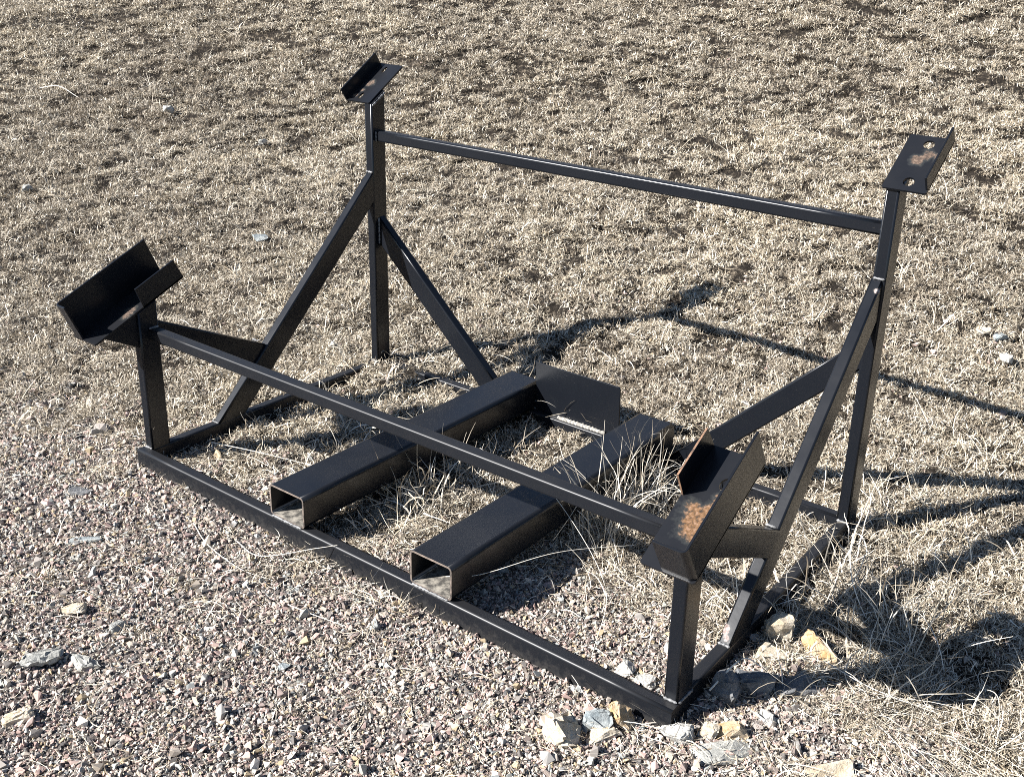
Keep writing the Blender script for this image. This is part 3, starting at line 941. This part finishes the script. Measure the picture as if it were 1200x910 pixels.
clump(1.42, 0.62, 125, 0.06, (0.14, 0.36), (60, 90), 1.0, 41, 'tall curling dead grass against the right side of the nearer fork pocket', wd=(0.0014, 0.004))
clump(1.42, 0.84, 90, 0.055, (0.14, 0.34), (58, 90), 1.0, 42, 'dead grass rising beside the far end of the nearer fork pocket')
clump(0.87, 0.45, 105, 0.06, (0.10, 0.27), (35, 88), 1.4, 43, 'curled dead grass between the two fork pockets near the cross bar', wd=(0.0025, 0.006))
clump(0.93, 0.62, 45, 0.06, (0.06, 0.16), (15, 75), 1.4, 44, 'low dead grass in the shade between the fork pockets')
clump(0.40, 0.62, 75, 0.08, (0.08, 0.24), (8, 60), 1.4, 45, 'tangled straw along the left side rail inside the stand', wd=(0.002, 0.005))
clump(1.55, 0.36, 38, 0.06, (0.08, 0.20), (10, 55), 1.3, 46, 'thin straw under the front cross bar right of the nearer pocket')
clump(2.04, 0.90, 26, 0.05, (0.10, 0.30), (40, 90), 1.4, 47, 'pale broad blades curling round the foot of the right rear post', wd=(0.002, 0.005))
clump(2.08, 0.70, 60, 0.07, (0.10, 0.28), (25, 88), 1.2, 48, 'dead grass growing over the right side rail')
clump(2.36, 0.40, 160, 0.08, (0.12, 0.32), (15, 75), 0.9, 49, 'combed-over straw tuft at lower right beside the big shadow', lean=(0.5, -0.9))
clump(2.28, 0.62, 105, 0.08, (0.12, 0.30), (25, 80), 1.1, 50, 'grey straw standing in the big shadow right of the stand')
clump(2.50, 1.22, 36, 0.05, (0.08, 0.18), (30, 80), 1.3, 51, 'pale spiky tuft near the right edge above the big shadow', wd=(0.003, 0.006))
clump(0.52, 1.02, 40, 0.06, (0.07, 0.18), (10, 65), 1.3, 52, 'straw heaped where the left rear brace meets the back rail')
clump(0.10, 1.16, 30, 0.03, (0.06, 0.15), (20, 80), 1.2, 53, 'wispy blades round the foot of the left rear post')
clump(0.76, -0.42, 60, 0.09, (0.06, 0.20), (0, 28), 0.9, 54, 'flattened straw tuft in the middle of the left gravel')
clump(1.97, -0.10, 46, 0.05, (0.05, 0.13), (10, 70), 1.3, 55, 'small straw tuft below the right end of the front rail')
clump(0.95, 1.30, 40, 0.035, (0.06, 0.16), (20, 75), 1.3, 56, 'pale wisps behind the stop plate')
clump(2.22, 0.05, 80, 0.038, (0.05, 0.14), (5, 55), 1.2, 57, 'thin straw among pebbles at the bottom right')

# ------------------------------------------------------------------ long single straws lying about
def straw_stalk(pts, r, label, seed=0):
    P = [Vector(p) for p in pts]
    # catmull-rom through the points
    out = []
    E_ = [P[0] * 2 - P[1]] + P + [P[-1] * 2 - P[-2]]
    for i in range(1, len(E_) - 2):
        for k in range(8):
            t = k / 8
            a, b, c, d_ = E_[i - 1], E_[i], E_[i + 1], E_[i + 2]
            out.append(0.5 * ((2 * b) + (c - a) * t + (2 * a - 5 * b + 4 * c - d_) * t * t + (3 * b - a - 3 * c + d_) * t ** 3))
    out.append(P[-1])
    V = []; Fc = []; m_ = 5
    for k, p in enumerate(out):
        t = (out[min(k + 1, len(out) - 1)] - out[max(k - 1, 0)]).normalized()
        s_ = t.orthogonal().normalized(); q = t.cross(s_)
        rr = r * (1 - 0.6 * k / len(out))
        for i in range(m_):
            a = 2 * math.pi * i / m_
            V.append(tuple(p + s_ * rr * math.cos(a) + q * rr * math.sin(a)))
    for k in range(len(out) - 1):
        for i in range(m_):
            j = (i + 1) % m_
            Fc.append((k * m_ + i, k * m_ + j, (k + 1) * m_ + j, (k + 1) * m_ + i))
    me = bpy.data.meshes.new('straw_stalk')
    me.from_pydata(V, [], Fc)
    at = me.attributes.new('shade', 'FLOAT', 'POINT'); at.data.foreach_set('value', np.full(len(V), 0.9, np.float32))
    return tag(link('straw_stalk', me, M_STRAW1, smooth=True), label, 'straw', 'long single straws')
G = lambda x, y, h=0.006: (x, y, gz(x, y) + h)
straw_stalk([G(0.62, -0.10), G(0.75, -0.12, 0.012), (0.88, -0.035, -0.008), (0.93, 0.004, 0.004)], 0.0016, 'straw lying over the front rail between the fork pockets')
straw_stalk([G(0.45, -0.12), G(0.58, -0.17, 0.01), G(0.75, -0.19), G(0.86, -0.17)], 0.0018, 'long bent straw on the gravel below the farther fork pocket')
straw_stalk([G(0.98, -0.22), G(1.1, -0.21, 0.012), G(1.25, -0.17)], 0.0015, 'straw on the gravel below the nearer fork pocket')
straw_stalk([G(0.12, 0.20, 0.05), G(0.3, 0.26, 0.04), G(0.48, 0.33, 0.03)], 0.0018, 'straw stretched inside the stand from the left side rail')
straw_stalk([(1.28, 0.06, 0.02), (1.37, 0.10, 0.045), (1.50, 0.25, 0.09), (1.62, 0.44, 0.07)], 0.0012, 'thin stem rising from the mouth of the nearer fork pocket')
straw_stalk([G(1.72, 0.10, 0.01), G(1.62, 0.3, 0.08), (1.36, 0.42, 0.14), (1.22, 0.46, 0.125)], 0.0010, 'thin stem arching over the nearer fork pocket')
straw_stalk([G(2.00, -0.02, 0.02), G(1.95, -0.05, 0.03), G(1.86, -0.07, 0.02), G(1.75, -0.03, 0.05)], 0.0013, 'straw crossing the front of the rail near its right end')
straw_stalk([G(2.02, 0.14, 0.03), G(2.06, 0.21, 0.09), G(2.11, 0.22, 0.085)], 0.0026, 'pale twig sticking out beside the near front post')
straw_stalk([G(2.18, 0.42, 0.03), G(2.32, 0.38, 0.05), G(2.48, 0.42, 0.02)], 0.0015, 'long straw laid across the big shadow')
straw_stalk([G(2.5, 0.6, 0.02), G(2.56, 0.5, 0.06), G(2.6, 0.36, 0.01)], 0.0012, 'thin straw at the edge of the big shadow')
bx, by = on_bank(70, 110)
straw_stalk([G(bx - .15, by - .05, 0.05), G(bx, by, 0.05), G(bx + 0.22, by - 0.0, 0.05)], 0.004, 'pale stick lying on the upper left bank')
